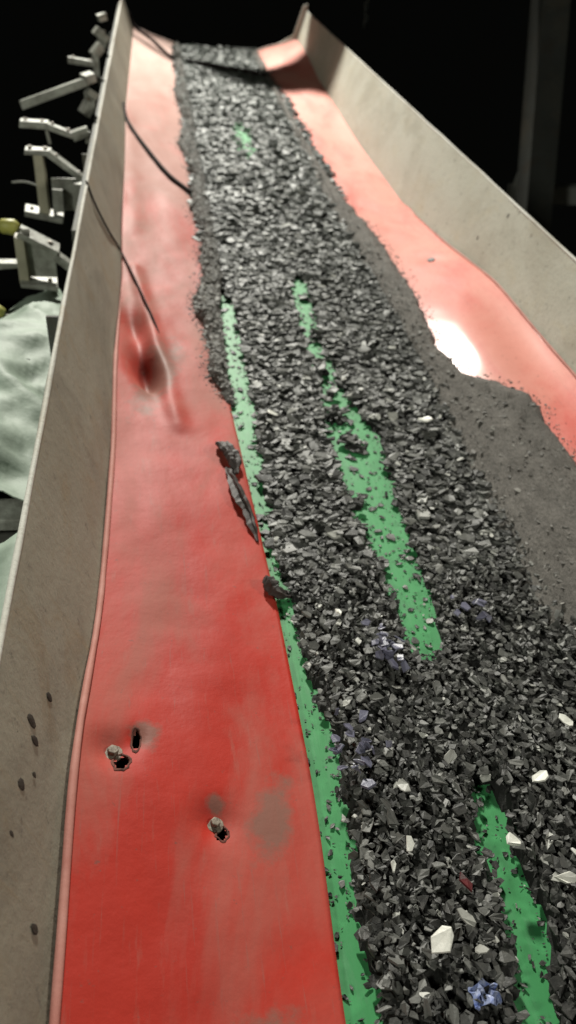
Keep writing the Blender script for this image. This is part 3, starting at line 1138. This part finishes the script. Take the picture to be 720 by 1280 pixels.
# ---------------------------------------------------------------- thin dark strands modelled in place of shadow lines on the left side
def shadow_line(P, r, label):
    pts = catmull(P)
    o = MB().tube(pts, r, 8).build('shadow_line', M_SHADE_STRAP, smooth=True)
    tag(o, label, 'shadow_line', 'dark strands in place of shadow lines on the left liner')


shadow_line([(-.905, 6.42, .215), (-.885, 6.25, .165), lz(-.84, 6.02, .012), lz(-.759, 5.737, .012), lz(-.61, 5.262, .012), lz(-.47, 4.98, .016)], .0135,
      'curved dark strand standing in for a shadow from the wall to the chips, middle of three')
shadow_line([(-.93, 10.3, .30), (-.89, 10.28, .2), lz(-.80, 10.2, .012), lz(-.685, 9.95, .012), lz(-.52, 9.5, .012), lz(-.42, 9.3, .02), (-.30, 9.15, .05), (-.12, 8.98, .058), (.12, 8.80, .056), (.34, 8.66, .055), (.44, 8.62, .04)], .017,
      'farthest dark strand, standing in for a shadow down the liner and across the chips near the top end')
shadow_line([(-.99, 3.74, .465), (-.957, 3.69, .385), (-.915, 3.78, .24), (-.872, 3.9, .10), lz(-.80, 3.6, .012), lz(-.745, 3.32, .012), lz(-.705, 3.14, .004), lz(-.68, 3.0, -.010)], .0048,
      'thin dark strand standing in for a shadow line over the grey wall, nearest of three')

# ---------------------------------------------------------------- gear outside the left wall
GB = 'support brackets outside the left wall'
# pale cover tube
t = empty('pipe_cover', (-1.3, 2.7, -.1))
tag(t, 'crumpled pale green sheeting wrapped round a pipe outside the left wall', 'pipe cover')
V_ = []
nu_, nv_ = 70, 54
for i in range(nu_):
    y = 1.80 + (3.52 - 1.80) * i / (nu_ - 1)
    f_ = (3.52 - y) / 1.72
    hw = .10 + .17 * min(1, f_ * 2.2) + .08 * f_
    cx_ = -1.165 - .09 * min(1, f_ * 2)
    for j in range(nv_):
        a = math.pi * (-.18 + 1.36 * j / (nv_ - 1))
        cr = .030 * (1 - abs(noise.noise(Vector((a * 1.3, y * 3.2, 2)))) * 2.6) + .014 * (1 - abs(noise.noise(Vector((a * 2.6 + y * 5, y * 7, 7)))) * 2.4) + .008 * noise.noise(Vector((a * 9, y * 14, 3)))
        q = hw + cr * min(1, .4 + f_ * 2)
        x = cx_ + q * math.cos(a)
        z = -.115 + (q * .95 + .07 * (1 - f_)) * math.sin(a)
        if x > -1.035:
            x = -1.035 + .006 * noise.noise(Vector((y * 20, a * 4, 0)))
        V_.append((x, y + .05 * noise.noise(Vector((a * 2, 3, 1))) * (1 if i in (0, nu_ - 1) else 0), z))
o = MB().add(V_, [tuple(int(k) for k in q) for q in grid_faces(nu_, nv_)]).build('sheeting', M_PALE, t, smooth=True)
sm = o.modifiers.new('thick', 'SOLIDIFY')
sm.thickness = .003
MB().tube([(-1.27, 1.7, -.14), (-1.2, 3.5, -.1)], .07, 14).build('pipe', M_FRAME, t, smooth=True)
for y, hw, cx_ in ((3.3, .15, -1.21), (2.62, .312, -1.255)):
    st = [(max(-1.6, min(-1.03, cx_ + (hw + .012) * math.cos(a))), y + .02 * math.sin(a * 3), -.14 + (hw + .035) * .98 * math.sin(a)) for a in np.linspace(-.2, math.pi + .2, 26)]
    MB().tube(st, .006, 8, .3).build('tie_strap', M_SHADE_STRAP if y < 3 else M_GALV, t, smooth=True)

# cross beam and lower panel
t = empty('cross_beam', (-1.3, 1.8, .0))
tag(t, 'grey steel cross beam sticking out from the left wall below the sheeting', 'beam')
MB().box((-1.62, 1.80, .075), (-1.03, 1.90, .115)).build('top_flange', M_GALV, t, bevel=.004)
MB().box((-1.62, 1.84, -.06), (-1.03, 1.855, .073)).build('web', M_FRAME, t)
t = empty('guard_panel', (-1.2, 1.3, -.1))
tag(t, 'grey green guard panel low beside the left wall at the picture edge', 'panel')
V_ = []
for i in range(16):
    for j in range(8):
        y = .9 + i * .05
        V_.append((-1.46 + j * .059, y, .02 + .026 * j + .02 * math.sin(j * .9) + .012 * fbm(j * .1, y, 1, 5, 2)))
o = MB().add(V_, [tuple(q) for q in grid_faces(16, 8)]).build('panel', M_PALE, t, smooth=True)
sm = o.modifiers.new('thick', 'SOLIDIFY')
sm.thickness = .006


def bracket(y, x0, x1, z0, z1, label, parts, mat_=M_GALV):
    t = empty('support_bracket', ((x0 + x1) / 2, y, z0))
    tag(t, label, 'bracket', GB)
    MB().box((x0, y, z0), (x1, y + .014, z1)).build('web_plate', mat_, t, bevel=.002)
    for nm, a, b, w, h in parts:
        p = MB().bar(a, b, w, h).build(nm, mat_ if nm != 'post' else M_TAN, t, bevel=.003)
        for f_ in (.2, .8):
            c = Vector(a).lerp(Vector(b), f_)
            if nm in ('arm', 'foot', 'brace'):
                MB().tube([c + Vector((0, 0, h * .4)), c + Vector((0, 0, h * .5 + .010))], .010, 6).build('bolt', M_BOLT, p)
    return t


bracket(3.5, -1.25, -1.135, .12, .27, 'tan and white bracket standing at the end of the pale sheeting',
        [('post', (-1.27, 3.49, .10), (-1.27, 3.49, .305), .045, .06), ('arm', (-1.27, 3.5, .325), (-1.115, 3.5, .243), .10, .024),
         ('foot', (-1.29, 3.48, .112), (-1.135, 3.5, .085), .13, .022), ('gusset', (-1.13, 3.5, .215), (-1.065, 3.5, .165), .05, .035),
         ('stub', (-1.38, 3.5, .175), (-1.28, 3.5, .178), .05, .028)])
bracket(4.2, -1.20, -1.035, .18, .335, 'pale green boxed bracket with a bright sloping top arm, between the two others',
        [('post', (-1.245, 4.19, .16), (-1.245, 4.19, .45), .05, .05), ('arm', (-1.305, 4.2, .466), (-1.185, 4.2, .46), .08, .022),
         ('brace', (-1.195, 4.19, .458), (-1.03, 4.2, .325), .06, .026), ('foot', (-1.345, 4.19, .182), (-1.16, 4.2, .14), .11, .03),
         ('side_box', (-1.06, 4.15, .18), (-1.06, 4.15, .34), .06, .09), ('side_box', (-1.17, 4.16, .19), (-1.17, 4.16, .30), .05, .05)])
bracket(5.3, -1.09, -1.03, .39, .50, 'far grey bracket holding a long sloping rod',
        [('rod', (-1.06, 5.3, .565), (-1.455, 5.3, .425), .052, .046), ('clamp', (-1.085, 5.3, .57), (-1.03, 5.33, .585), .08, .05), ('knuckle', (-1.07, 5.28, .52), (-1.02, 5.30, .48), .06, .04),
         ('foot', (-1.10, 5.28, .39), (-1.06, 5.30, .45), .06, .06)])
bracket(4.75, -1.06, -1.03, .36, .42, 'grey bracket with a bent level arm below the sloping rod',
        [('arm', (-1.395, 4.75, .455), (-1.25, 4.75, .448), .07, .034), ('arm', (-1.255, 4.75, .448), (-1.12, 4.75, .402), .06, .03), ('knuckle', (-1.125, 4.75, .40), (-1.04, 4.75, .425), .05, .05),
         ('tie', (-1.262, 4.74, .43), (-1.25, 4.74, .355), .014, .014)])
bracket(6.3, -1.09, -1.05, .40, .54, 'small far bracket with a short level arm',
        [('arm', (-1.255, 6.3, .503), (-1.07, 6.3, .48), .06, .036), ('knuckle', (-1.09, 6.35, .52), (-1.03, 6.38, .58), .06, .06)])
bracket(7.2, -1.10, -1.04, .44, .56, 'farthest small bracket near the top of the left wall',
        [('head', (-1.115, 7.2, .56), (-1.03, 7.22, .49), .09, .06), ('cap', (-1.09, 7.3, .62), (-1.03, 7.32, .64), .06, .05)])
for (px, py, pz), s, lab in (((-1.31, 3.48, .335), .036, 'faded yellow cap beside the tan bracket'), ((-1.36, 3.1, .115), .045, 'faded yellow fitting at the left picture edge beside the sheeting')):
    t = empty('yellow_cap', (px, py, pz - s))
    tag(t, lab, 'cap')
    MB().tube([(px + s, py, pz), (px + s * .6, py, pz + .01), (px - s * .7, py, pz + .015), (px - s, py, pz + .015)], [s * .75, s * .95, s * .85, s * .4], 14, .1).build('cap', M_YELLOW, t, smooth=True)
    MB().tube([(px + s, py, pz), (px + s * 2.4, py, pz - .01)], s * .35, 10).build('stem', M_GALV, t, smooth=True)
o = MB().tube(catmull([(-1.24, 4.2, .29), (-1.275, 4.2, .302), (-1.33, 4.2, .315), (-1.39, 4.2, .311)]), .005, 6).build('loose_wire', M_GALV, smooth=True)
tag(o, 'thin loose wire sticking out from the pale boxed bracket', 'wire')

# ---------------------------------------------------------------- unseen plate, outline shaped to cast the dark band over the chips
t = empty('shadow_plate_arm', (0, 10.2, 1.8))
tag(t, 'unseen tapered plate arm added to cast a shadow over the top end of the belt', 'arm')
outl = [(1.7, 8.9), (.6, 8.95), (.3, 9.34), (.1, 9.45), (-.2, 9.72), (-.44, 10.26), (-1.0, 10.9), (-1.9, 11.4),
        (-1.9, 11.48), (-1.0, 10.99), (-.44, 10.42), (-.2, 10.22), (.1, 10.2), (.3, 10.22), (.6, 10.55), (1.7, 10.6)]
no = len(outl)
MB().add([(x, y, 1.74) for x, y in outl] + [(x, y, 1.79) for x, y in outl],
         [tuple(range(no))[::-1], tuple(range(no, 2 * no))] + [(k, (k + 1) % no, no + (k + 1) % no, no + k) for k in range(no)]).build('shadow_plate', M_FRAME, t)
MB().bar((1.6, 9.95, 1.80), (3.4, 9.6, 1.70), .3, .1).build('root', M_FRAME, t, bevel=.004)
MB().bar((3.4, 9.6, 1.70), (3.4, 9.6 - 6.1 * math.sin(INC), 1.7 - 6.1 * math.cos(INC)), .3, .3).build('mast', M_FRAME, t, bevel=.004)

# ---------------------------------------------------------------- dim steel frame in the dark at right
t = empty('steel_frame', (4, 9.2, -2.0))
tag(t, 'dim steel frame standing in the dark beyond the right wall', 'frame')
dn = Vector((0, -math.sin(INC), -math.cos(INC)))
for x, top, w in ((3.62, -.15, .17), (4.35, -.1, .2), (5.2, -.1, .2)):
    a = Vector((x, 9.2, top))
    MB().bar(a, a + dn * 4.6, w, w).build('post', M_TOWER, t, bevel=.004)
MB().bar((3.4, 9.1, -1.15), (5.6, 9.1, -1.12), .14, .2).build('beam', M_TOWER, t)
MB().bar((3.64, 9.12, -.3), (3.38, 9.0, -1.5), .1, .1).build('brace', M_TOWER, t)

# hanging chain with a few glinting links
t = empty('hanging_chain', (1.75, 10.4, 1.2))
tag(t, 'short faint chain hanging in the dark above the right wall', 'chain')
for k in range(9):
    a = Vector((1.75 + .012 * math.sin(k * 2), 10.4, .80 - k * .062))
    ring = [(a + Vector((math.cos(q) * .016 * (1 if k % 2 else .3), math.cos(q) * .016 * (.3 if k % 2 else 1), math.sin(q) * .038))) for q in np.linspace(0, 2 * math.pi, 11)]
    MB().tube(ring, .006, 6, cap=False).build('chain_link', M_FRAME, t, smooth=True)

for o in bpy.data.objects:
    if '_o' in o:
        del o['_o']
